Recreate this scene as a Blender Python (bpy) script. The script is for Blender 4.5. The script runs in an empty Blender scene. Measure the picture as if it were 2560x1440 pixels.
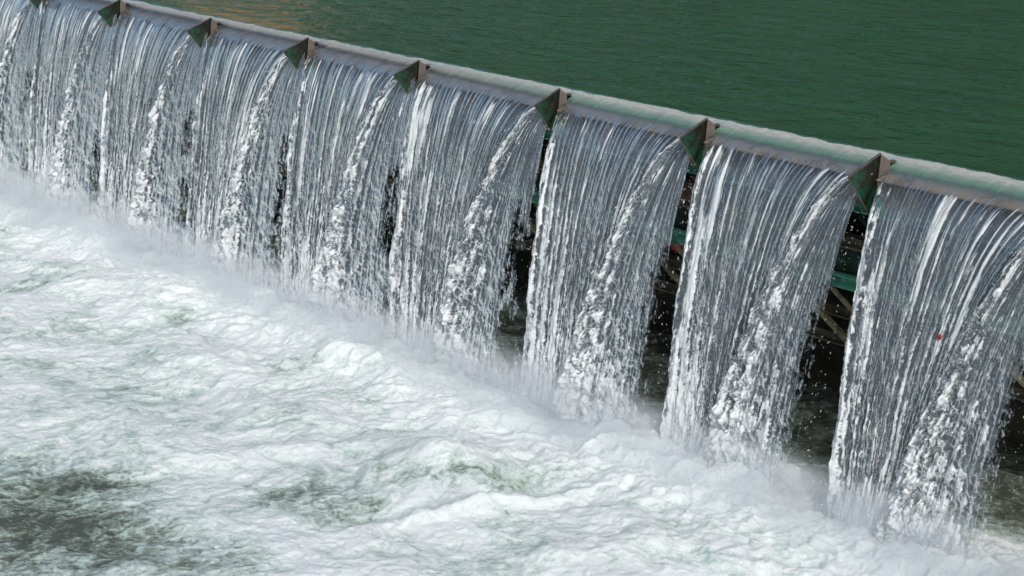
import bpy, math, random
import numpy as np
from mathutils import Vector, Matrix

random.seed(4)
RNG = np.random.default_rng(11)
S = bpy.context.scene
C = S.collection

# ------------------------------------------------------------------ camera
cam_d = bpy.data.cameras.new('camera'); cam = bpy.data.objects.new('camera', cam_d); C.objects.link(cam)
CAM = Vector((0.0, -13.067, 3.900))
VD = Vector((-0.72624, 0.61994, -0.29706)); VR = Vector((0.65232, 0.75783, -0.01321)); VU = Vector((-0.21693, 0.20337, 0.95477))
m = Matrix((VR, VU, -VD)).transposed().to_4x4(); m.translation = CAM
cam.matrix_world = m
cam_d.sensor_width = 36.0
cam_d.lens = 4500 / 2560 * 36.0
cam_d.clip_end = 2000
S.camera = cam

# ------------------------------------------------------------------ sky, sun, exposure
SUN_TO = Vector((0.80, -0.42, 0.62)).normalized()
sun_el = math.asin(SUN_TO.z); sun_az = math.atan2(SUN_TO.x, SUN_TO.y)
W = bpy.data.worlds.new('World'); S.world = W; W.use_nodes = True
nt = W.node_tree; bg = nt.nodes['Background']
sky = nt.nodes.new('ShaderNodeTexSky'); sky.sky_type = 'NISHITA'; sky.sun_disc = False
sky.sun_elevation = sun_el; sky.sun_rotation = sun_az; sky.air_density = 1.0; sky.dust_density = 2.5
hs = nt.nodes.new('ShaderNodeHueSaturation'); hs.inputs['Saturation'].default_value = 0.85; hs.inputs['Hue'].default_value = 0.488
nt.links.new(sky.outputs[0], hs.inputs['Color']); nt.links.new(hs.outputs[0], bg.inputs[0]); bg.inputs[1].default_value = 0.128
sl = bpy.data.lights.new('sun', 'SUN'); sl.energy = 2.25; sl.angle = math.radians(0.8); sl.color = (1.0, 0.94, 0.87)
so = bpy.data.objects.new('sun', sl); C.objects.link(so)
so.rotation_euler = SUN_TO.to_track_quat('Z', 'Y').to_euler()
S.view_settings.view_transform = 'Standard'; S.view_settings.look = 'None'
S.view_settings.exposure = 0.0; S.view_settings.gamma = 1.0
S.cycles.use_denoising = True; S.cycles.sample_clamp_indirect = 4.0
S.cycles.max_bounces = 8; S.cycles.diffuse_bounces = 3; S.cycles.glossy_bounces = 3
S.cycles.transparent_max_bounces = 12; S.cycles.volume_bounces = 2; S.cycles.volume_step_rate = 1.0; S.cycles.volume_max_steps = 64

# ------------------------------------------------------------------ numpy noise
_P = {}
def _tab(seed):
    if seed not in _P:
        r = np.random.default_rng(seed)
        p = r.permutation(1024).astype(np.int32)
        a = r.random(1024) * 2 * np.pi
        _P[seed] = (p, np.cos(a).astype(np.float32), np.sin(a).astype(np.float32))
    return _P[seed]
def pn(x, y, seed=0):
    """2-D gradient noise, about -0.7 .. 0.7"""
    p, gx, gy = _tab(seed)
    x = np.asarray(x, np.float64); y = np.asarray(y, np.float64)
    xf = np.floor(x); yf = np.floor(y)
    fx = (x - xf).astype(np.float32); fy = (y - yf).astype(np.float32)
    xi = xf.astype(np.int64); yi = yf.astype(np.int64)
    def g(dx, dy):
        h = p[(p[(xi + dx) & 1023] + yi + dy) & 1023]
        return gx[h] * (fx - dx) + gy[h] * (fy - dy)
    u = fx * fx * fx * (fx * (fx * 6 - 15) + 10); v = fy * fy * fy * (fy * (fy * 6 - 15) + 10)
    a = g(0, 0); b = g(1, 0); c = g(0, 1); d = g(1, 1)
    return (a + u * (b - a)) * (1 - v) + (c + u * (d - c)) * v
def fbm(x, y, octv, seed=0, gain=.5):
    r = 0; a = 1.0; f = 1.0
    for i in range(octv):
        r = r + a * pn(x * f + 17.3 * i, y * f + 9.1 * i, seed + i); a *= gain; f *= 2.03
    return r
def billow(x, y, octv, seed=0, gain=.5):
    r = 0; a = 1.0; f = 1.0
    for i in range(octv):
        r = r + a * np.abs(pn(x * f + 7.7 * i, y * f + 3.1 * i, seed + i)) * 2; a *= gain; f *= 2.07
    return r
def sst(a, b, x):
    t = np.clip((x - a) / (b - a), 0, 1); return t * t * (3 - 2 * t)

# ------------------------------------------------------------------ mesh helpers
def mesh_np(name, V, F, mat, attrs=None, uv=None, smooth=True, parent=None):
    me = bpy.data.meshes.new(name)
    V = np.ascontiguousarray(V, np.float32); F = np.ascontiguousarray(F, np.int32)
    n = F.shape[1]
    me.vertices.add(len(V)); me.vertices.foreach_set('co', V.ravel())
    me.loops.add(F.size); me.loops.foreach_set('vertex_index', F.ravel())
    me.polygons.add(len(F)); me.polygons.foreach_set('loop_start', np.arange(0, F.size, n, dtype=np.int32))
    if smooth: me.polygons.foreach_set('use_smooth', np.ones(len(F), bool))
    me.update(calc_edges=True)
    if uv is not None:
        l = me.uv_layers.new(name='uv'); l.data.foreach_set('uv', np.ascontiguousarray(uv[F.ravel()], np.float32).ravel())
    for k, v in (attrs or {}).items():
        a = me.attributes.new(k, 'FLOAT', 'POINT'); a.data.foreach_set('value', np.ascontiguousarray(v, np.float32).ravel())
    if mat: me.materials.append(mat)
    o = bpy.data.objects.new(name, me); C.objects.link(o)
    if parent: o.parent = parent
    return o
def grid_faces(nx, ny):
    i = np.arange(nx - 1)[None, :] + nx * np.arange(ny - 1)[:, None]
    return np.stack([i, i + 1, i + 1 + nx, i + nx], -1).reshape(-1, 4)
def tag(o, label=None, cat=None, group=None, kind=None):
    if label: o['label'] = label
    if cat: o['category'] = cat
    if group: o['group'] = group
    if kind: o['kind'] = kind
    return o
def empty(name, loc):
    o = bpy.data.objects.new(name, None); C.objects.link(o); o.location = loc; o.empty_display_size = .1
    return o
def plate(name, pts, th, mat, parent, bevel=.003):
    """flat polygon thickened by th along its normal"""
    P = [Vector(p) for p in pts]
    n = (P[1] - P[0]).cross(P[2] - P[0]).normalized() * th * .5
    V = [p + n for p in P] + [p - n for p in P]
    k = len(P)
    F = [list(range(k)), list(range(2 * k - 1, k - 1, -1))] + [[(i + 1) % k, i, i + k, (i + 1) % k + k] for i in range(k)]
    me = bpy.data.meshes.new(name); me.from_pydata([tuple(v) for v in V], [], F); me.update()
    me.materials.append(mat)
    o = bpy.data.objects.new(name, me); C.objects.link(o); o.parent = parent
    if bevel:
        b = o.modifiers.new('bevel', 'BEVEL'); b.width = bevel; b.segments = 2
    return o
def beam(name, a, b, prof, mat, parent, up=(0, 0, 1), bevel=.004):
    """extrude a closed 2-D profile (side, up) from a to b"""
    a = Vector(a); b = Vector(b); d = (b - a).normalized(); s = d.cross(Vector(up)).normalized(); u = s.cross(d)
    k = len(prof)
    V = [a + s * p[0] + u * p[1] for p in prof] + [b + s * p[0] + u * p[1] for p in prof]
    F = [list(range(k - 1, -1, -1)), list(range(k, 2 * k))] + [[i, (i + 1) % k, (i + 1) % k + k, i + k] for i in range(k)]
    me = bpy.data.meshes.new(name); me.from_pydata([tuple(v) for v in V], [], F); me.update()
    me.materials.append(mat)
    o = bpy.data.objects.new(name, me); C.objects.link(o); o.parent = parent
    return o
def ibeam(w, h, t):
    return [(-w/2, -h/2), (w/2, -h/2), (w/2, -h/2+t), (t/2, -h/2+t), (t/2, h/2-t), (w/2, h/2-t), (w/2, h/2), (-w/2, h/2), (-w/2, h/2-t), (-t/2, h/2-t), (-t/2, -h/2+t), (-w/2, -h/2+t)]

# ------------------------------------------------------------------ material helpers
def newmat(name):
    mt = bpy.data.materials.new(name); mt.use_nodes = True
    t = mt.node_tree; t.nodes.clear()
    out = t.nodes.new('ShaderNodeOutputMaterial')
    return mt, t, out
class N:
    def __init__(s, t): s.t = t
    def node(s, typ, **kw):
        n = s.t.nodes.new(typ)
        for k, v in kw.items(): setattr(n, k, v)
        return n
    def link(s, a, b): s.t.links.new(a, b)
    def put(s, inp, v):
        if hasattr(v, 'is_linked') or isinstance(v, bpy.types.NodeSocket): s.link(v, inp)
        else: inp.default_value = v
    def attr(s, name): return s.node('ShaderNodeAttribute', attribute_name=name).outputs['Fac']
    def math(s, op, a, b=0.0, c=0.0, clamp=False):
        n = s.node('ShaderNodeMath', operation=op, use_clamp=clamp)
        s.put(n.inputs[0], a); s.put(n.inputs[1], b); s.put(n.inputs[2], c); return n.outputs[0]
    def noise(s, vec, scale, detail=4, rough=.5, dist=0.0):
        n = s.node('ShaderNodeTexNoise'); s.link(vec, n.inputs['Vector']); n.inputs['Scale'].default_value = scale
        n.inputs['Detail'].default_value = detail; n.inputs['Roughness'].default_value = rough; n.inputs['Distortion'].default_value = dist
        return n.outputs['Fac']
    def scale(s, vec, sc):
        n = s.node('ShaderNodeMapping'); s.link(vec, n.inputs[0]); n.inputs['Scale'].default_value = sc; return n.outputs[0]
    def smooth(s, x, a, b, lo=0.0, hi=1.0):
        n = s.node('ShaderNodeMapRange', interpolation_type='SMOOTHSTEP')
        s.put(n.inputs[0], x); s.put(n.inputs[1], a); s.put(n.inputs[2], b); n.inputs[3].default_value = lo; n.inputs[4].default_value = hi
        return n.outputs[0]
    def ramp(s, x, stops):
        n = s.node('ShaderNodeValToRGB'); s.link(x, n.inputs[0]); e = n.color_ramp.elements
        while len(e) < len(stops): e.new(.5)
        for el, (p, c) in zip(e, stops): el.position = p; el.color = (*c, 1)
        return n.outputs[0]
    def mixc(s, f, a, b):
        n = s.node('ShaderNodeMix', data_type='RGBA'); s.put(n.inputs[0], f)
        s.put(n.inputs[6], a if not isinstance(a, tuple) else (*a, 1)); s.put(n.inputs[7], b if not isinstance(b, tuple) else (*b, 1)); return n.outputs[2]
    def bump(s, h, strength, dist, normal=None):
        n = s.node('ShaderNodeBump'); s.link(h, n.inputs['Height']); n.inputs['Strength'].default_value = strength
        n.inputs['Distance'].default_value = dist
        if normal: s.link(normal, n.inputs['Normal'])
        return n.outputs[0]
    def bsdf(s, color, rough, spec=.5, normal=None, metallic=0.0, ior=1.33):
        n = s.node('ShaderNodeBsdfPrincipled')
        s.put(n.inputs['Base Color'], (*color, 1) if isinstance(color, tuple) else color)
        s.put(n.inputs['Roughness'], rough); n.inputs['Specular IOR Level'].default_value = spec
        n.inputs['Metallic'].default_value = metallic; n.inputs['IOR'].default_value = ior
        if normal: s.link(normal, n.inputs['Normal'])
        return n.outputs[0]
    def mixs(s, f, a, b):
        n = s.node('ShaderNodeMixShader'); s.put(n.inputs[0], f); s.link(a, n.inputs[1]); s.link(b, n.inputs[2]); return n.outputs[0]

def mat_river():
    mt, t, out = newmat('river_water'); n = N(t)
    g = n.node('ShaderNodeNewGeometry').outputs['Position']
    # ripples drawn out across the flow
    r = n.node('ShaderNodeMapping'); n.link(g, r.inputs[0]); r.inputs['Rotation'].default_value = (0, 0, math.radians(-49)); r.inputs['Scale'].default_value = (1.0, 2.2, 1)
    v = r.outputs[0]
    h1 = n.noise(v, 1.6, 5, .55, .4); h2 = n.noise(v, 6.5, 4, .55, .6)
    h = n.math('ADD', n.math('MULTIPLY', h1, .85), n.math('MULTIPLY', h2, .15))
    nb = n.bump(h, 1.0, .20)
    big = n.noise(v, .35, 3)
    col = n.mixc(big, (.011, .048, .017), (.021, .086, .030))
    n.link(n.bsdf(col, .05, .36, nb), out.inputs[0])
    return mt

def mat_pool():
    mt, t, out = newmat('foaming_pool_water'); n = N(t)
    g = n.node('ShaderNodeNewGeometry').outputs['Position']
    f = n.attr('foam'); hgt = n.attr('lift')
    wn = n.node('ShaderNodeTexNoise'); n.link(g, wn.inputs['Vector']); wn.inputs['Scale'].default_value = 3.0; wn.inputs['Detail'].default_value = 3
    wv = n.node('ShaderNodeVectorMath', operation='MULTIPLY_ADD'); n.link(wn.outputs['Color'], wv.inputs[0]); wv.inputs[1].default_value = (.25, .25, .25); n.link(g, wv.inputs[2])
    w = wv.outputs[0]
    ridge = n.math('SUBTRACT', 1.0, n.math('MULTIPLY', n.math('ABSOLUTE', n.math('SUBTRACT', n.noise(w, 4.5, 5, .6), .5)), 5.0), clamp=True)
    ridge2 = n.math('SUBTRACT', 1.0, n.math('MULTIPLY', n.math('ABSOLUTE', n.math('SUBTRACT', n.noise(w, 17, 5, .65), .5)), 5.0), clamp=True)
    fine = n.noise(g, 60, 4, .7)
    web = n.math('ADD', n.math('MULTIPLY', ridge, .30), n.math('ADD', n.math('MULTIPLY', ridge2, .44), n.math('MULTIPLY', fine, .26)))
    x = n.math('ADD', f, n.math('MULTIPLY', n.math('SUBTRACT', web, .48), .55), clamp=True)
    col = n.ramp(x, [(0.0, (.080, .100, .080)), (.16, (.155, .180, .150)), (.36, (.27, .345, .30)), (.58, (.48, .60, .57)), (.86, (.72, .785, .80))])
    rough = n.smooth(x, .2, .7, .12, .75)
    bh = n.math('ADD', n.math('MULTIPLY', web, .6), n.math('MULTIPLY', n.noise(w, 30, 6, .75), 1.0))
    crk = n.math('ABSOLUTE', n.math('SUBTRACT', n.noise(w, 11, 6, .7), .5))
    nb = n.bump(n.math('ADD', bh, n.math('MULTIPLY', crk, n.smooth(x, .25, .6, 2.6, .1))), .62, .018)
    bs = n.bsdf(col, rough, .5, nb); p = bs.node
    n.link(n.smooth(x, .4, .8, 0.0, .7), p.inputs['Subsurface Weight']); p.inputs['Subsurface Radius'].default_value = (.8, .95, 1.0); p.inputs['Subsurface Scale'].default_value = .02
    n.link(bs, out.inputs[0])
    return mt

def mat_curtain(name):
    mt, t, out = newmat(name); n = N(t)
    uvn = n.node('ShaderNodeUVMap', uv_map='uv').outputs[0]
    s = n.attr('s'); sf = n.attr('film'); aer = n.attr('aer'); hole = n.attr('hole'); fall = n.attr('fall')
    st1 = n.noise(n.scale(uvn, (17, .9, 1)), 1.0, 3, .5, .5)
    st2 = n.noise(n.scale(uvn, (38, 3.5, 1)), 1.0, 3, .6, .8)
    bead = n.noise(n.scale(uvn, (36, 21, 1)), 1.0, 3, .6, 1.2)
    turb = n.noise(n.scale(uvn, (13, 7.5, 1)), 1.0, 5, .68, 1.4)
    streak = n.math('ADD', n.math('MULTIPLY', st1, .55), n.math('MULTIPLY', st2, .45))
    lump = n.math('ADD', n.math('MULTIPLY', turb, .6), n.math('MULTIPLY', bead, .4))
    k = n.smooth(fall, .02, .6)                       # streaks break up into lumps as they fall
    tex = n.node('ShaderNodeMix', data_type='FLOAT'); n.link(k, tex.inputs[0]); n.link(streak, tex.inputs[2]); n.link(lump, tex.inputs[3])
    tx = tex.outputs[0]
    a = n.math('ADD', aer, n.math('MULTIPLY', n.math('SUBTRACT', tx, .5), n.smooth(s, -.05, .25, .0, 2.9)))
    foam = n.smooth(a, .42, .80)
    bh = n.math('ADD', n.math('MULTIPLY', tx, .6), n.math('MULTIPLY', bead, .4))
    bst = n.smooth(s, 0.0, .3, .06, 1.0)
    bn = n.node('ShaderNodeBump'); n.link(bh, bn.inputs['Height']); n.link(bst, bn.inputs['Strength']); bn.inputs['Distance'].default_value = .02
    nb = bn.outputs[0]
    white = n.bsdf((.82, .88, .92), .25, .7, nb)
    tl = n.node('ShaderNodeBsdfTranslucent'); tl.inputs[0].default_value = (.55, .62, .70, 1); n.link(nb, tl.inputs['Normal'])
    white = n.mixs(.25, white, tl.outputs[0])
    # clear water film: tinted see-through body with a mirror surface
    tr = n.node('ShaderNodeBsdfTransparent'); tr.inputs[0].default_value = (.86, .90, .90, 1)
    body = n.bsdf((.070, .095, .125), .12, .6, nb)
    clear = n.mixs(n.smooth(s, -.02, .35, .0, .55), tr.outputs[0], body)
    gl = n.node('ShaderNodeBsdfGlossy'); gl.inputs['Roughness'].default_value = .06; n.link(nb, gl.inputs['Normal']); gl.inputs[0].default_value = (1, 1, 1, 1)
    fr = n.node('ShaderNodeFresnel'); fr.inputs[0].default_value = 1.33; n.link(nb, fr.inputs['Normal'])
    clear = n.mixs(n.math('MULTIPLY', fr.outputs[0], n.smooth(s, -.1, .2, .2, 1.0)), clear, gl.outputs[0])
    # thick green water before the lip, pale sky sheen painted into its upstream colour
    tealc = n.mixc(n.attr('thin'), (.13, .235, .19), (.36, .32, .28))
    sheen_teal = n.mixc(n.smooth(n.math('ADD', sf, n.math('MULTIPLY', n.math('SUBTRACT', st1, .5), .10)), -.29, -.09), (.50, .50, .45), tealc)
    xn = n.noise(n.scale(uvn, (2.6, .3, 1)), 1.0, 4, .6)
    sheen_teal = n.mixc(n.smooth(n.noise(n.scale(uvn, (9, 22, 1)), 1.0, 4, .6, .6), .35, .65, .0, .35), sheen_teal, (.11, .17, .14))
    up = n.smooth(n.math('ADD', s, n.math('MULTIPLY', n.math('SUBTRACT', xn, .5), .16)), -.335, -.325, 1.0, 0.0)
    sheen_teal = n.mixc(up, sheen_teal, (.016, .070, .030))
    deep = n.bsdf(sheen_teal, .06, .7, nb)
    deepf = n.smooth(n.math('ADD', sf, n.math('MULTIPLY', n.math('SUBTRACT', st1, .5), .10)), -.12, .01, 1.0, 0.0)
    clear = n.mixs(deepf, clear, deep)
    film = n.smooth(tx, .35, .7, .0, .22)
    sh = n.mixs(foam, clear, white)
    # torn holes
    hn = n.math('ADD', n.math('MULTIPLY', lump, .65), n.math('MULTIPLY', streak, .35))
    hm = n.smooth(n.math('SUBTRACT', n.math('ADD', hn, n.math('MULTIPLY', hole, .75)), .5), .22, .30)
    tr2 = n.node('ShaderNodeBsdfTransparent')
    n.link(n.mixs(hm, sh, tr2.outputs[0]), out.inputs[0])
    return mt

def mat_steel(name, paint, algae, rust, amt=.5, seed=0.0, rough=.45):
    mt, t, out = newmat(name); n = N(t)
    g = n.node('ShaderNodeTexCoord').outputs['Object']
    mp = n.node('ShaderNodeMapping'); n.link(g, mp.inputs[0]); mp.inputs['Location'].default_value = (seed, seed * 2, 0)
    v = mp.outputs[0]
    a = n.noise(v, 5, 6, .65, .6); b = n.noise(v, 38, 5, .7); c = n.noise(v, 14, 5, .6)
    ma = n.smooth(n.math('ADD', n.math('MULTIPLY', a, .75), n.math('MULTIPLY', b, .25)), .58 - amt * .25, .70 - amt * .25)
    col = n.mixc(ma, paint, algae)
    mr = n.smooth(c, .60, .68)
    col = n.mixc(n.math('MULTIPLY', mr, .6), col, rust)
    nb = n.bump(n.math('ADD', b, n.math('MULTIPLY', a, .5)), .5, .006)
    n.link(n.bsdf(col, n.smooth(b, .3, .7, rough - .15, rough + .15), .5, nb), out.inputs[0])
    return mt

def mat_plain(name, c1, c2, scale, rough=.8, bump=.3, dist=.02):
    mt, t, out = newmat(name); n = N(t)
    g = n.node('ShaderNodeTexCoord').outputs['Object']
    a = n.noise(g, scale, 6, .6)
    n.link(n.bsdf(n.mixc(n.smooth(a, .35, .65), c1, c2), rough, .4, n.bump(a, bump, dist)), out.inputs[0])
    return mt

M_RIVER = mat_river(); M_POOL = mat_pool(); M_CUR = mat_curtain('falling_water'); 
M_GREEN = mat_steel('green_painted_steel', (.005, .042, .026), (.006, .006, .003), (.015, .011, .005), .58, .3)
M_GREEN2 = mat_steel('pale_green_painted_steel', (.07, .26, .20), (.05, .08, .05), (.10, .05, .03), .2, 3.3)
M_BROWN = mat_steel('wet_brown_steel', (.11, .09, .085), (.065, .052, .046), (.24, .20, .18), .45, 5.1, .25)
M_OLIVE = mat_steel('algae_covered_steel', (.085, .085, .055), (.05, .045, .03), (.09, .045, .02), .5, 7.7)
M_BRACE = mat_steel('mossy_brace_steel', (.11, .11, .065), (.06, .06, .04), (.12, .07, .04), .4, 6.7)
M_RUST = mat_steel('rusty_steel', (.10, .035, .022), (.03, .02, .014), (.16, .05, .03), .35, 9.1)
M_RED = mat_steel('red_painted_steel', (.42, .02, .025), (.10, .02, .02), (.16, .05, .03), .2, 1.9)
M_SKIN = mat_steel('dark_wet_skin_plate', (.012, .016, .012), (.007, .007, .005), (.03, .015, .01), .5, 2.2)
M_LIP = mat_steel('brown_lip_plate', (.20, .17, .15), (.115, .10, .09), (.25, .19, .155), .45, 4.4, .65)
for nd in M_LIP.node_tree.nodes:
    if nd.type == 'BSDF_PRINCIPLED': nd.inputs['Specular IOR Level'].default_value = .08

# ------------------------------------------------------------------ where the posts stand
POSTS = [-31.7, -29.1, -26.55, -24.20, -21.65, -19.29, -16.96, -14.46, -12.25, -10.07, -7.85]
ZP = -3.2                                  # pool level
VY, VZ, G = .95, -.50, 9.81
Z0 = -.050                                  # surface height over the lip

# ------------------------------------------------------------------ upstream river
def build_river():
    xs = np.concatenate([np.linspace(-140, -36, 40), np.arange(-35.5, -4, .06), np.linspace(-3, 90, 60)])
    ys = np.concatenate([[.345, .36], np.arange(.40, 12, .06), np.geomspace(12.1, 60, 50)])
    X, Y = np.meshgrid(xs, ys)
    c, s_ = math.cos(math.radians(-49)), math.sin(math.radians(-49))
    U = X * c - Y * s_; V = X * s_ + Y * c
    amp = sst(.36, 1.6, Y)
    Z = .055 + amp * (.016 * fbm(U * .9, V * 2.4, 4, 31) + .004 * fbm(U * 4, V * 9, 3, 35))
    o = mesh_np('river_water', np.stack([X, Y, Z], -1).reshape(-1, 3), grid_faces(len(xs), len(ys)), M_RIVER)
    tag(o, kind='structure')
build_river()

# ------------------------------------------------------------------ foaming pool below
def spread(lo, hi, a, b, d):
    mid = np.arange(a, b, d)
    n = 26
    left = a - (np.geomspace(1, 1 + (a - lo), n)[1:] - 1)[::-1]
    right = b + (np.geomspace(1, 1 + (hi - b), n)[1:] - 1)
    return np.concatenate([left, mid, [b], right])
# (x, y, radius along x, radius along y, tilt deg, strength): clear or thinly covered water
THIN = [(-15.26, -6.02, 1.0, 1.15, 0.60), (-14.33, -6.71, 0.85, 0.85, 0.56), (-13.3, -6.55, .55, .5, .3), (-13.89, -5.87, 0.48, 0.59, 0.42), (-12.77, -5.58, 0.43, 0.35, 0.42),
 (-13.39, -5.45, 0.44, 0.41, 0.28), (-13.78, -4.54, 0.35, 0.24, 0.3), (-13.64, -4.03, 0.51, 0.28, 0.28), (-13.01, -4.05, 0.42, 0.3, 0.42), (-12.62, -3.96, 0.17, 0.12, 0.4),
 (-12.64, -2.77, 0.51, 0.19, 0.48), (-12.62, -1.96, 0.24, 0.28, 0.25), (-12.26, -1.57, 0.28, 0.26, 0.35), (-14.13, -3.29, 0.16, 0.16, 0.3), (-16.84, -4.21, 0.37, 0.24, 0.16),
 (-16.16, -3.91, 0.26, 0.21, 0.16), (-19.54, -3.26, 0.6, 0.22, 0.22), (-19.91, -3.99, 0.39, 0.28, 0.22), (-12.92, -3.25, 0.23, 0.15, 0.3), (-15.23, -5.25, 0.48, 0.25, 0.3), (-16.94, -2.2, 0.56, 0.28, 0.12)]
# mounds of boiling water and one long foam front: x, y, long radius, short radius, tilt, height, extra foam
MOUNDS = [(-12.15, -3.0, 1.35, .13, 72, .11, .25), (-13.1, -2.45, .8, .5, 49, .20, .08), (-16.5, -1.6, .7, .5, 40, .15, .05), (-19.8, -1.5, .8, .5, 40, .14, .05),
 (-10.9, -3.2, .9, .25, 60, .08, .05), (-14.6, -3.7, 1.1, .2, 55, .07, .1)]
def swirl(X, Y):
    """coordinates dragged round by eddies of several sizes"""
    wx, wy = X, Y
    for f, a, sd in ((.35, .16, 51), (.8, .09, 55), (1.9, .05, 59)):
        e = .05
        px, py = wx * f, wy * f
        n0 = fbm(px, py, 2, sd)
        gx = (fbm(px + e, py, 2, sd) - n0) / e; gy = (fbm(px, py + e, 2, sd) - n0) / e
        wx = wx + a * gy * .55; wy = wy - a * gx * .55
    return wx, wy
def pool_surface(X, Y):
    wx, wy = swirl(X, Y)
    near = sst(-2.3, -.95, Y) * (1 - sst(-.45, .15, Y))     # impact zone
    mid = sst(-5.0, -1.2, Y) * (1 - sst(-.4, .3, Y))
    back = sst(-.6, .65, Y + .3 * fbm(X * 1.5, Y * 1.5, 3, 151))
    swell = fbm(wx * .5, wy * .6, 3, 61) * (.10 + .16 * mid)
    bl = billow(wx * 1.3, wy * 1.5, 3, 71, .45)
    jx, jy = .10 * fbm(X * 4, Y * 4, 3, 141, .6), .10 * fbm(X * 4 + 31, Y * 4, 3, 145, .6)
    th = 1 - np.clip(np.abs(fbm((wx + jx) * 1.5, (wy + jy) * 1.7, 6, 111, .62)) * 2.6, 0, 1)      # long foam threads
    th2 = 1 - np.clip(np.abs(fbm((wx + jx) * 5.2, (wy + jy) * 5.6, 4, 121, .66)) * 2.4, 0, 1)
    fine = fbm(X * 7, Y * 7, 4, 81, .62)
    puff = 1 - billow(X * 2.6 + .2 * fine, Y * 2.6, 4, 131, .55)
    lump = (bl - .7) * (.02 + .03 * mid) + th * .012 + th2 * .007 + fine * (.012 + .012 * near) + puff * (.05 * near + .012 * mid)
    lump = lump * (1 - .8 * back) + back * .02 * fbm(X * 4, Y * 4, 4, 85)
    rise = -.05 * near
    return wx, wy, near, mid, back, swell, bl, th, th2, fine, swell * (1 - .7 * back) + lump + rise
def build_pool():
    xs = spread(-60, 30, -28.2, -7.2, .0165); ys = spread(-40, 3.0, -8.0, 2.2, .0165)
    X, Y = np.meshgrid(xs, ys)
    wx, wy, near, mid, back, swell, bl, th, th2, fine, Hh = pool_surface(X, Y)
    foam = .585 + .26 * near + .08 * mid + .34 * fbm(wx * .7, wy * .9, 4, 91) + .5 * swell
    foam += .26 * (th - .3) + .19 * (th2 - .3) + .10 * fine
    for (cx, cy, rx, ry, k) in THIN:
        a = 49.3; dx = .55 * X + .45 * wx - cx; dy = .55 * Y + .45 * wy - cy; ca, sa = math.cos(math.radians(a)), math.sin(math.radians(a))
        q = np.exp(-(((dx * ca + dy * sa) / rx) ** 2 + ((-dx * sa + dy * ca) / ry) ** 2) ** 1.5)
        foam -= .76 * k * q * (1 - .35 * np.clip(th2, 0, 1)); Hh = Hh - .05 * q * k - q * k * .0
    for (cx, cy, rx, ry, a, hh, ff) in MOUNDS:
        dx = .75 * X + .25 * wx - cx; dy = .75 * Y + .25 * wy - cy; ca, sa = math.cos(math.radians(a)), math.sin(math.radians(a))
        q = np.exp(-(((dx * ca + dy * sa) / rx) ** 2 + ((-dx * sa + dy * ca) / ry) ** 2))
        Hh = Hh + hh * q; foam += ff * q
    foam = foam * (1 - back) + back * (-.10 + .22 * th2 + .35 * fbm(X * 3, Y * 3, 3, 95))
    P = np.stack([X + .05 * mid * fbm(X * 3, Y * 3, 2, 101), Y + .05 * mid * fbm(X * 3 + 9, Y * 3, 2, 103), ZP + Hh], -1)
    o = mesh_np('foaming_pool_water', P.reshape(-1, 3), grid_faces(len(xs), len(ys)), M_POOL, {'foam': foam.ravel(), 'lift': Hh.ravel()})
    tag(o, kind='structure')
build_pool()

# ------------------------------------------------------------------ falling curtains of water
def fall_time(z):                       # time to reach height z
    return (VZ + math.sqrt(VZ * VZ + 2 * G * (Z0 - z))) / G if False else (-(-VZ) + math.sqrt(VZ * VZ + 2 * G * (Z0 - z))) / G
TE = fall_time(ZP - .05)
def profile(n_roll, n_fall):
    """y, z, arc length, fall fraction, time along the middle streamline"""
    t = np.linspace(0, 1, n_roll, endpoint=False)
    y0, y1 = .345, 0.0
    h00 = 2*t**3 - 3*t**2 + 1; h10 = t**3 - 2*t**2 + t; h01 = -2*t**3 + 3*t**2; h11 = t**3 - t**2
    sl = VZ / VY
    y = y0 + (y1 - y0) * t; z = h00 * .055 + h10 * (-.055) + h01 * Z0 + h11 * (sl * .345)
    tt = np.zeros(n_roll)
    q = np.linspace(0, 1, n_fall) ** .75 * TE
    y = np.concatenate([y, -VY * q]); z = np.concatenate([z, Z0 + VZ * q - .5 * G * q * q]); tt = np.concatenate([tt, q])
    ds = np.concatenate([[0], np.cumsum(np.hypot(np.diff(y), np.diff(z)))]); s = ds - ds[n_roll]
    fall = np.clip(s / s[-1], 0, 1)
    return y, z, s, fall, tt
def normals(y, z):
    dy = np.gradient(y); dz = np.gradient(z); L = np.hypot(dy, dz)
    return dz / L, -dy / L               # points downstream / up

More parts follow.
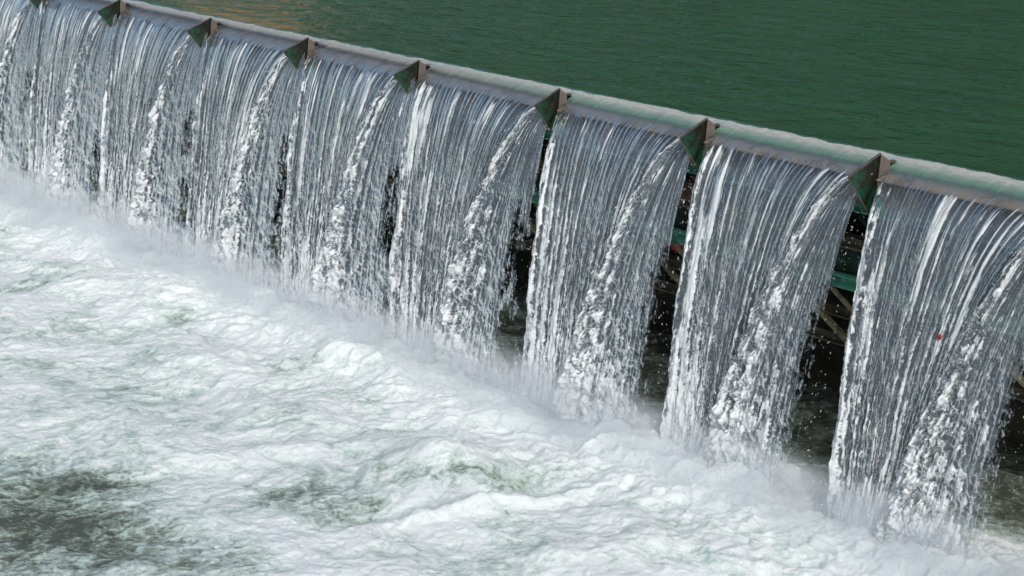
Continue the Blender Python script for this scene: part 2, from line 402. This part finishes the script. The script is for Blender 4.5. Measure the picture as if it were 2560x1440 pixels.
# sideways speed of the last thread of water at each post: how far the gap under it opens
GAPU = [0, -.34, -.34, -.34, -.32, -.32, -.26, -.13, .05, .36, .36]
def make_curtain(k, fine, label):
    xa, xb = POSTS[k], POSTS[k + 1]
    root = empty('water_curtain', ((xa + xb) / 2, 0, 0))
    tag(root, label, 'waterfall', 'curtains of water falling between the posts')
    cx = (xa + xb) / 2
    sd = 200 + 13 * k
    # ---- main sheet
    nx = int((xb - xa) / fine) ; nr, nf = int(.42 / fine / 1.1), int(3.6 / fine / 1.35)
    y, z, s, fall, tt = profile(nr, nf)
    ny, nz = normals(y, z)
    x0 = np.linspace(xa, xb, nx)
    X, S_ = np.meshgrid(x0, s); FL = np.repeat(fall[:, None], nx, 1); T = np.repeat(tt[:, None], nx, 1)
    ramp = sst(-.02, .5, S_)
    wob = .012 * fbm(X * 2.2, S_ * 1.1, 3, sd) * ramp + .02 * fbm(X * 5, S_ * 3, 3, sd + 4) * FL
    U = X + wob * 1.0
    rope = billow(U * 11, S_ * .35 + 3, 2, sd + 10, .6)        # ridges along the flow
    rope = 1 - np.clip(rope, 0, 1.2)
    rope2 = fbm(U * 21, S_ * 1.0, 2, sd + 20)
    brk = fbm(U * 9, S_ * 4.5, 4, sd + 30, .6)
    group = fbm(X * 1.7, S_ * .25, 2, sd + 36) + .75 * fbm(X * 4.6, S_ * .3, 2, sd + 38)
    onset = .02 + .09 * fbm(X * 7, X * 0 + k, 3, sd + 40) - .05 * np.clip(rope, 0, 1) + .05
    on = sst(0, .10, S_ - onset)
    disp = on * (.020 * rope + .012 * rope2) + FL * .045 * brk + .03 * group * ramp
    disp += .006 * fbm(X * 3, S_ * 2, 2, sd + 44) * (1 - ramp) * sst(-.42, -.25, S_)
    disp += .0022 * fbm(X * 28, S_ * 2.5, 2, sd + 46) * sst(-.30, -.05, S_) * (1 - ramp)
    aer = on * (.215 + .60 * (rope - .45) + .75 * rope2 + .45 * group) + FL * (.24 + .55 * brk) + on * .12 * FL
    aer += .35 * sst(.66, 1, FL)
    # calmer, thin dark lanes here and there
    lane = sst(.18, .34, fbm(X * 1.1 + 5, S_ * .12, 2, sd + 50)); aer -= lane * .35 * on * (1 - sst(.8, 1, FL))
    hole = .10 * lane * FL + .22 * sst(.3, .9, FL) * sst(.1, .5, -brk)
    # stream clinging behind the left post: a twisting rope
    dl = X - (xa + .17 + .03 * np.sin(S_ * 5 + k) * ramp + .05 * FL)
    r1 = np.exp(-(dl / .055) ** 2) * sst(0, .25, S_)
    disp += r1 * (.035 + .02 * fbm(X * 10, S_ * 9, 3, sd + 60)); aer += r1 * (.10 + .8 * fbm(X * 14, S_ * 8, 4, sd + 62, .65)) * (1 - .3 * FL)
    # water heaps up against the posts before the lip
    for xp in (xa, xb):
        d2 = ((X - xp - .03) / .13) ** 2 + ((y[:, None] - .10) / .12) ** 2
        disp += .03 * np.exp(-d2)
    Y = y[:, None] + ny[:, None] * disp; Z = z[:, None] + nz[:, None] * disp
    edge_l = xa + .075 + .035 * sst(.1, .5, S_) + .04 * FL + .008 * fbm(S_ * 6, S_ * 0, 3, sd + 70) * ramp
    U18 = 1.85
    fr_a = np.clip((X - xa) / (xb - xa), 0, 1)
    drift = -(1.5 + .2 * math.sin(k * 2.3)) * fr_a ** (1.75 + .3 * math.sin(k * 1.3)) * T + .10 * fbm(X * 1.6, X * 0, 2, sd + 72) * T
    push = .07 * fr_a ** 3 * np.clip(T, 0, 1)
    edge_r = xb - .05 + 0 * T
    Fc = grid_faces(nx, len(s))
    xs_, ed_l, ed_r, yy = X.ravel(), edge_l.ravel(), edge_r.ravel(), np.repeat(y, nx)
    fx = xs_[Fc].mean(1); fy = yy[Fc].mean(1)
    keep = (fy > .13) | ((fx > ed_l[Fc[:, 0]]) & (fx < ed_r[Fc[:, 0]]))
    Fc = Fc[keep]
    V = np.stack([X - cx + drift, Y - push, Z], -1).reshape(-1, 3)
    uv = np.stack([U + 3.1 * k, S_], -1).reshape(-1, 2)
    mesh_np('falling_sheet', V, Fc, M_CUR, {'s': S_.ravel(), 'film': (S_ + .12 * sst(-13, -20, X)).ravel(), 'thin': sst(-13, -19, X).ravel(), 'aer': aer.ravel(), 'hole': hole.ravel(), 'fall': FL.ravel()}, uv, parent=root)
    ug = GAPU[k + 1]
    # ---- stream thrown aside by the fin of the right post
    nc = int(1.5 / fine); nf2 = nf
    q = np.linspace(0, 1, nf2) ** .8 * TE
    c = np.linspace(0, 1, nc) ** 1.15
    Cc, Q = np.meshgrid(c, q)
    u = -(U18 + .0) * (1 - Cc) ** 1.1 - ug * Cc
    u = u + .06 * fbm(Cc * 9, Cc * 0 + 2.2, 3, sd + 80)
    XX = (xb - cx) - .03 - .05 * (1 - Cc) + u * Q + .06 * Q * Cc + (.13 * Cc ** 3 * sst(.0, .18, Q) if ug <= -.2 else 0)
    yb = -VY * Q; zb = Z0 + VZ * Q - .5 * G * Q * Q
    s2 = np.concatenate([[0], np.cumsum(np.hypot(np.diff(yb[:, 0]), np.diff(zb[:, 0])))]); S2 = np.repeat(s2[:, None], nc, 1)
    FL2 = S2 / s2[-1]
    ny2, nz2 = normals(yb[:, 0], zb[:, 0])
    lat = Cc * .35 + (XX * .9)                                   # lateral metres, roughly
    lat = (Cc * 1.1)
    wid = np.maximum(Q / TE, .08)
    rr = 1 - np.clip(billow(lat * 13, S2 * .35, 2, sd + 90, .6), 0, 1.2)
    rr2 = fbm(lat * 20 , S2 * 1.3, 2, sd + 92)
    bb = fbm(lat * 9, S2 * 5.5, 5, sd + 94, .66)
    core = np.exp(-((Cc - .11 - .02 * fbm(S2 * 2, S2 * 0, 2, sd + 97)) / (.14 + .04 * FL2)) ** 2) 
    core2 = np.exp(-((Cc - .42 - .06 * math.sin(k * 1.7)) / .045) ** 2) * .6
    d = (.055 + .050 * bb) * core * sst(0, .25, S2) * (1 + .8 * FL2) + (.018 * rr + .006 * rr2) * sst(0, .2, S2) + .04 * FL2 * bb + .03 + .02 * core2
    d -= .05 * np.exp(-(Cc / .02) ** 2)
    aer_shade = .10 + .55 * (rr - .4) - .16 * np.exp(-((Cc - .38) / .08) ** 2) * (1 - FL2) + .3 * rr2 + .36 * core + .18 * core2 + .75 * bb * (FL2 * .6 + .45) + .22 * FL2 + .35 * sst(.72, 1, FL2)  # less white just past the core, painting the jet's shadow on its right
    aer_shade -= .25 * sst(.5, .9, Cc) * (1 - sst(.75, 1, FL2)) * sst(.1, .3, FL2)
    op = 1.0 if ug > 0 else (.35 if ug > -.2 else 0.0)
    hole2 = (.06 * (1 + op) + .34 * op * sst(.45, 1.0, Cc)) * sst(.10, .5, FL2) * (1 - .6 * core - .5 * core2) + .55 * op * sst(.93, 1.0, Cc) * sst(.1, .3, FL2) + .12 * sst(.03, .0, Cc) * FL2
    hole2 += .15 * sst(.15, .5, -bb) * FL2
    if k <= 6: aer_shade -= .50 * np.exp(-((Cc - .68) / .22) ** 2) * sst(.1, .35, FL2) * (1 - sst(.75, 1, FL2)); hole2 += (.285 if k <= 4 else .31) * sst(.50, .78, Cc) * sst(.12, .40, FL2) * (1 - sst(.86, 1, FL2)) * sst(-.45, .1, fbm(lat * 2.5, S2 * .9, 3, sd + 98))
    Yb = yb + ny2[:, None] * d; Zb = zb + nz2[:, None] * d
    V2 = np.stack([XX + .012 * bb * FL2, Yb, Zb], -1).reshape(-1, 3)
    uv2 = np.stack([lat + 3.1 * k + 1.7, S2], -1).reshape(-1, 2)
    mesh_np('deflected_jet', V2, grid_faces(nc, nf2), M_CUR, {'s': S2.ravel() + .2, 'film': S2.ravel() + .2, 'aer': aer_shade.ravel(), 'hole': hole2.ravel(), 'fall': FL2.ravel()}, uv2, parent=root)
    return root

fines = [.02, .018, .014, .012, .011, .010, .009, .0085, .008, .008]
clabels = [
 'hazy water curtain beyond the last visible post at far left',
 'water curtain cut by the top left corner of the frame',
 'second water curtain from the left with dark ragged lane',
 'water curtain with many dark slots between its upper streaks',
 'water curtain directly below the tan reflection, between the third and fourth posts in view',
 'water curtain with brown lip and a dark hollow to its right',
 'water curtain in the middle of the weir, nearly closed gap at its left',
 'water curtain left of the gap showing the red painted beam',
 'wide water curtain between the two open dark gaps',
 'largest nearest water curtain carrying a red leaf, at right edge',
]
for k in range(len(POSTS) - 1):
    make_curtain(k, fines[k], clabels[k])

# ------------------------------------------------------------------ splitter posts
def make_post(x):
    r = empty('splitter_post', (x, 0, .12))
    A = (0, 0, 0); L = (0, -.38, -.135); B = (0, -.105, -.50); J = (.004, -.035, -.27)
    R1 = (.072, .045, -.055); R2 = (.075, .040, -.385)
    plate('fin_plate', [A, L, B, (0, .0, -.36)], .014, M_GREEN, r)
    plate('wing_plate', [(.012, -.004, 0), (.012, -.039, -.27), R2, R1], .014, M_BROWN, r)
    plate('edge_strip', [(-.012, .004, .004), (-.012, -.384, -.131), (.012, -.384, -.131), (.012, .004, .004)], .008, M_BROWN, r, .002)
    plate('lower_strip', [(-.010, -.386, -.139), (-.010, -.108, -.503), (.010, -.108, -.503), (.010, -.386, -.139)], .007, M_OLIVE, r, .002)
    plate('top_tab', [(.06, .04, -.05), (.07, .10, -.058), (.10, .09, -.07), (.09, .04, -.07)], .012, M_OLIVE, r)
    plate('rear_web', [(.0, .0, -.37), (.0, -.10, -.49), (.0, .05, -.58), (.0, .12, -.50)], .012, M_GREEN2, r)
    return r
def copy_tree(o, parent=None):
    c = o.copy(); C.objects.link(c); c.parent = parent
    for ch in list(o.children): copy_tree(ch, c)
    return c
post_lab = ['farthest splitter post, hidden past the left of the weir', 'splitter post past the top left corner of the weir',
 'dark post tip cut by the top edge at far left', 'green and brown splitter post second from left, crossed by trickling water', 'splitter post with small green fin, third from left',
 'green fin splitter post just right of the tan reflection', 'splitter post with plain brown wing left of the weir centre',
 'tall green fin splitter post above the narrow dark slit', 'splitter post above the gap with the red painted beam', 'largest wet green fin post with dripping brown wing beside black opening',
 'splitter post just beyond the right end of the view']
p0 = None
for i, x in enumerate(POSTS):
    if p0 is None: p = p0 = make_post(x)
    else: p = copy_tree(p0)
    p.location = (x, 0, .12)
    sc = 1 + .10 * (i >= 9) + random.uniform(-.03, .03); p.scale = (sc,) * 3
    p.rotation_euler.z = random.uniform(-.05, .05)
    tag(p, post_lab[i], 'splitter post', 'steel splitter posts along the weir crest')

# ------------------------------------------------------------------ steel gate behind the water
gate = empty('steel_weir_gate', (-18, 0, ZP)); tag(gate, 'dark green steel gate with beams and diagonal braces behind the falling water', 'weir gate')
XL, XR = -33.5, -6.5
def gp(x, y, z): return (x + 18, y, z - ZP)
def yb_(z): return .10 + .28 * (-z)              # the gate leans upstream going down
# lip plate curving under the glassy water
yy = np.linspace(.30, -.05, 14); zz = -.025 - .045 * ((.30 - yy) / .35) ** 1.2 - .10 * np.clip((.10 - yy) / .15, 0, 1) ** 2 * .5
vv = []; 
for xx in (XL, XR):
    vv += [gp(xx, a, b) for a, b in zip(yy, zz)]
nn = len(yy); ff = [[i, i + 1, i + 1 + nn, i + nn] for i in range(nn - 1)]
lip = mesh_np('lip_plate', np.array(vv), np.array(ff), M_LIP, parent=gate)
sm = lip.modifiers.new('thick', 'SOLIDIFY'); sm.thickness = .015; sm.offset = -1
plate('skin_plate', [gp(XL, .32, -.10), gp(XR, .32, -.10), gp(XR, yb_(-2.3) + .25, -2.3), gp(XL, yb_(-2.3) + .25, -2.3)], .02, M_SKIN, gate, 0)
plate('front_apron', [gp(XL, .02, -.125), gp(XR, .02, -.125), gp(XR, .16, -.44), gp(XL, .16, -.44)], .012, M_LIP, gate, 0)
for (z, w, h, mt, nm) in [(-.50, .12, .09, M_GREEN2, 'horizontal_beam'), (-.90, .14, .12, M_OLIVE, 'horizontal_beam'), (-1.36, .14, .13, M_GREEN2, 'horizontal_beam'),
                      (-1.72, .12, .11, M_OLIVE, 'horizontal_beam'), (-2.04, .14, .12, M_OLIVE, 'horizontal_beam')]:
    y = yb_(z)
    beam(nm, gp(XL, y, z), gp(XR, y, z), ibeam(w, h, .016), mt, gate)
plate('web_panel', [gp(XL, yb_(-1.0) + .02, -.99), gp(XR, yb_(-1.0) + .02, -.99), gp(XR, yb_(-1.27) + .02, -1.26), gp(XL, yb_(-1.27) + .02, -1.26)], .012, M_GREEN, gate, 0)
for i, x in enumerate(POSTS):
    def db(xa, za, xb, zb, mt, w=.07):
        beam('diagonal_brace', gp(xa, yb_(za) - .10, za), gp(xb, yb_(zb) - .10, zb), [(-.02, -w/2), (.02, -w/2), (.02, w/2), (-.02, w/2)], mt, gate, up=(0, -1, .3))
    db(x - .32, -.56, x + .02, -.86, M_GREEN if i % 2 else M_RUST)
    db(x - 1.15, -1.66, x - .68, -2.04, M_BRACE, .09)
    db(x - .85, -1.42, x - .55, -1.68, M_BRACE, .035)
    beam('rib', gp(x + .30, yb_(-.3) + .08, -.3), gp(x + .30, yb_(-2.3) + .08, -2.3), ibeam(.12, .14, .016), M_GREEN, gate, up=(1, 0, 0))
x6 = POSTS[8]
plate('rust_panel', [gp(x6 - .72, .22, -.66), gp(x6 - .2, .22, -.64), gp(x6 - .3, .26, -.83), gp(x6 - .68, .26, -.83)], .012, M_RUST, gate)
plate('red_patch', [gp(x6 - .98, yb_(-1.46) - .02, -1.46), gp(x6 - .58, yb_(-1.46) - .02, -1.45), gp(x6 - .60, yb_(-1.55) - .02, -1.55), gp(x6 - .96, yb_(-1.55) - .02, -1.56)], .012, M_RED, gate)
# concrete sill that carries the gate, under and behind it
M_CONC = mat_plain('wet_algae_concrete', (.045, .042, .030), (.020, .022, .016), 2.5, .5, .6, .05)
sill = plate('concrete_sill', [(XL - 2, 0, 0), (XR + 2, 0, 0), (XR + 2, 0, 1.2), (XL - 2, 0, 1.2)], .6, M_CONC, None, 0)
sill.location = (0, 2.2, ZP - .35); tag(sill, 'dark wet concrete sill low behind the water curtains', 'sill')

# ------------------------------------------------------------------ loose spray
def build_drops():
    P = []; Dv = []; R = []
    def add(p, v, r): P.append(p); Dv.append(v); R.append(r)
    for k in range(1, len(POSTS)):
        xb = POSTS[k]
        n = 170 if k > 6 else 80
        q = RNG.random(n) ** .7 * TE * .98 + .02
        c = RNG.normal(0, 1, n)
        u = -GAPU[k] + .12 * c
        x = xb - .03 + u * q + .06 * RNG.normal(0, 1, n) * (q / TE) + .12 * q
        y = -VY * q + .07 * RNG.normal(0, 1, n) * (.3 + q / TE); z = Z0 + VZ * q - .5 * G * q * q
        add(np.stack([x, y, z], 1), np.stack([u, -VY + 0 * q, VZ - G * q], 1), RNG.lognormal(math.log(.0031), .35, n))
        # drips off the post into the gap
        n = 60 if k > 7 else 0
        q = RNG.random(n) ** .6 * .75; x = xb + RNG.uniform(-.10, .09, n); y = -.10 - .25 * q + .05 * RNG.normal(0, 1, n); z = -.38 - .5 * G * q * q
        add(np.stack([x, y, z], 1), np.stack([0 * q, -.3 + 0 * q, -.6 - G * q], 1), RNG.lognormal(math.log(.0034), .35, n))
        # flung off the thick jet and the foot of the fall
        n = 300 if k > 5 else 120
        q = RNG.random(n) ** .6 * TE; u = -1.85 - .05 * np.abs(RNG.normal(0, 1, n))
        x = xb + u * q + .05 * RNG.normal(0, 1, n); y = -VY * q - .08 - .08 * np.abs(RNG.normal(0, 1, n)); z = Z0 + VZ * q - .5 * G * q * q
        add(np.stack([x, y, z], 1), np.stack([u, -VY + 0 * q, VZ - G * q], 1), RNG.lognormal(math.log(.0036), .4, n))
    n = 5000
    x = RNG.uniform(-29, -7.5, n); y = -.75 - .5 * np.abs(RNG.normal(0, 1, n)); z = ZP + .15 + .22 * np.abs(RNG.normal(0, 1, n))
    add(np.stack([x, y, z], 1), np.stack([RNG.normal(0, 1, n), RNG.normal(0, 1, n), RNG.normal(0, 1.5, n)], 1), RNG.lognormal(math.log(.0038), .4, n))
    P = np.concatenate(P); Dv = np.concatenate(Dv); R = np.concatenate(R)
    d = Dv / np.linalg.norm(Dv, axis=1)[:, None]
    a = np.cross(d, [0.31, .92, .2]); a /= np.linalg.norm(a, axis=1)[:, None]; b = np.cross(d, a)
    ln = (R * RNG.uniform(1.2, 3.2, len(R)))[:, None]; R = R[:, None]
    V = np.stack([P + d * ln, P + a * R, P + b * R, P - a * R, P - b * R, P - d * ln], 1).reshape(-1, 3)
    f = np.array([[0, 1, 2], [0, 2, 3], [0, 3, 4], [0, 4, 1], [5, 2, 1], [5, 3, 2], [5, 4, 3], [5, 1, 4]])
    F = (f[None] + 6 * np.arange(len(P))[:, None, None]).reshape(-1, 3)
    mt, t, out = newmat('spray_drops'); nn = N(t)
    n_ = nn.bsdf((.55, .60, .64), .3, .5); nn.link(n_, out.inputs[0])
    o = mesh_np('spray_droplets', V, F, mt); tag(o, 'white droplets flying off the falls', 'spray', kind='stuff')
build_drops()

# ------------------------------------------------------------------ fine mist where the falls strike the pool
def build_mist():
    nx, na = 240, 20
    x = np.linspace(-29, -7.0, nx); a = np.linspace(0, 2 * np.pi, na, endpoint=False)
    X, A = np.meshgrid(x, a, indexing='ij')
    rr = 1 + .22 * fbm(X * 1.1, X * 0, 3, 401) + .12 * fbm(X * 2, A, 2, 405)
    Y = -1.0 + .85 * np.cos(A) * rr; Z = ZP + .15 + .75 * np.sin(A) * rr
    i = np.arange(nx - 1)[:, None] * na; j = np.arange(na)[None]; j2 = (j + 1) % na
    F = np.stack([i + j, i + j2, i + na + j2, i + na + j], -1).reshape(-1, 4)
    V = np.stack([X, Y, Z], -1).reshape(-1, 3)
    V = np.concatenate([V, [[x[0], -1, ZP + .3], [x[-1], -1, ZP + .3]]])
    e = nx * na
    caps = [[e, int(b), int(c_), int(c_)] for b, c_ in zip((np.arange(na) + 1) % na, np.arange(na))]
    mt, t, out = newmat('fine_mist'); n = N(t)
    g = n.node('ShaderNodeNewGeometry').outputs['Position']
    sp = n.node('ShaderNodeSeparateXYZ'); n.link(g, sp.inputs[0])
    ny_ = n.math('DIVIDE', n.math('ADD', sp.outputs[1], 1.0), .75); nz_ = n.math('DIVIDE', n.math('SUBTRACT', sp.outputs[2], ZP + .0), .62)
    r2 = n.math('ADD', n.math('MULTIPLY', ny_, ny_), n.math('MULTIPLY', nz_, nz_))
    ns = n.noise(g, 2.2, 3, .6)
    d = n.math('MULTIPLY', n.smooth(r2, .0, 1.0, 1.0, 0.0), n.smooth(ns, .34, .66, .15, 1.5))
    pv = n.node('ShaderNodeVolumePrincipled'); pv.inputs['Color'].default_value = (.90, .96, 1, 1); n.link(n.math('MULTIPLY', d, 1.5), pv.inputs['Density'])
    n.link(pv.outputs[0], out.inputs['Volume'])
    me = bpy.data.meshes.new('spray_mist')
    faces = F.tolist() + [[e, (q + 1) % na, q] for q in range(na)] + [[e + 1, (nx - 1) * na + q, (nx - 1) * na + (q + 1) % na] for q in range(na)]
    me.from_pydata(V.tolist(), [], faces); me.materials.append(mt)
    o = bpy.data.objects.new('spray_mist', me); C.objects.link(o)
    tag(o, 'white mist hanging where the falls strike the pool', 'mist', kind='stuff')
build_mist()

# ------------------------------------------------------------------ wooded far bank (seen only mirrored in the river)
def build_bank():
    xs = np.linspace(-170, 110, 220); v = np.linspace(0, 1, 60)
    X, Vv = np.meshgrid(xs, v)
    Y = 52 + 34 * Vv + 3 * fbm(X * .12, Vv * 4, 3, 301); Z = -.5 + 24 * Vv ** .8 + 3.0 * billow(X * .16, Vv * 6, 4, 305) * sst(0, .1, Vv)
    o = mesh_np('wooded_hill', np.stack([X, Y, Z], -1).reshape(-1, 3), grid_faces(len(xs), len(v)), mat_plain('wooded_slope', (.018, .045, .018), (.045, .085, .03), .5, .9, .8, .4))
    tag(o, kind='structure')
build_bank()
def house(x, y, w, d, h, rot, wm, lab):
    r = empty('bank_house', (x, y, 0)); r.rotation_euler.z = rot
    m_roof = mat_plain('roof_tiles', (.16, .06, .04), (.22, .09, .06), 3, .8); m_win = mat_plain('window_glass', (.03, .04, .05), (.05, .06, .07), 1, .1)
    plate('wall', [(-w/2, 0, 0), (w/2, 0, 0), (w/2, 0, h), (-w/2, 0, h)], d, wm, r, 0)
    plate('roof', [(-w/2 - .4, -d/2 - .4, h), (w/2 + .4, -d/2 - .4, h), (w/2, 0, h + 2), (-w/2, 0, h + 2)], .25, m_roof, r, 0)
    plate('roof', [(-w/2 - .4, d/2 + .4, h), (w/2 + .4, d/2 + .4, h), (w/2, 0, h + 2), (-w/2, 0, h + 2)], .25, m_roof, r, 0)
    for i in range(int(w // 2.6)):
        for j in range(int(h // 3.2)):
            xw = -w/2 + 1.5 + i * 2.6; zw = 1.4 + j * 3.2
            plate('window', [(xw - .5, -d/2 - .02, zw), (xw + .5, -d/2 - .02, zw), (xw + .5, -d/2 - .02, zw + 1.5), (xw - .5, -d/2 - .02, zw + 1.5)], .08, m_win, r, 0)
    tag(r, lab, 'house')
house(-92.5, 46, 7, 6, 11.0, math.radians(56), mat_plain('tan_render', (.45, .27, .13), (.40, .24, .11), 1, .9), 'tan rendered house on the far bank, mirrored in the river')

# ------------------------------------------------------------------ red leaf carried down by the nearest curtain
def build_leaf():
    out_l = [(0, -.055), (.012, -.035), (.022, -.01), (.020, .015), (.010, .035), (0, .055), (-.011, .034), (-.021, .012), (-.019, -.012), (-.011, -.034)]
    V = [(x, 0.006 * math.sin(i), z) for i, (x, z) in enumerate(out_l)] + [(0, -.008, 0)]
    F = [[i, (i + 1) % 10, 10] for i in range(10)]
    mt = mat_plain('red_leaf', (.38, .035, .02), (.24, .02, .012), 40, .5, .2, .002)
    o = mesh_np('leaf', np.array(V), np.array(F), mt)
    sm = o.modifiers.new('thick', 'SOLIDIFY'); sm.thickness = .0015
    # point on the sheet
    o.location = (-8.96, -.48, -1.27); o.rotation_euler = (.1, .25, .6); o.scale = (.8,) * 3
    tag(o, 'small red leaf caught in the nearest water curtain', 'leaf')
build_leaf()
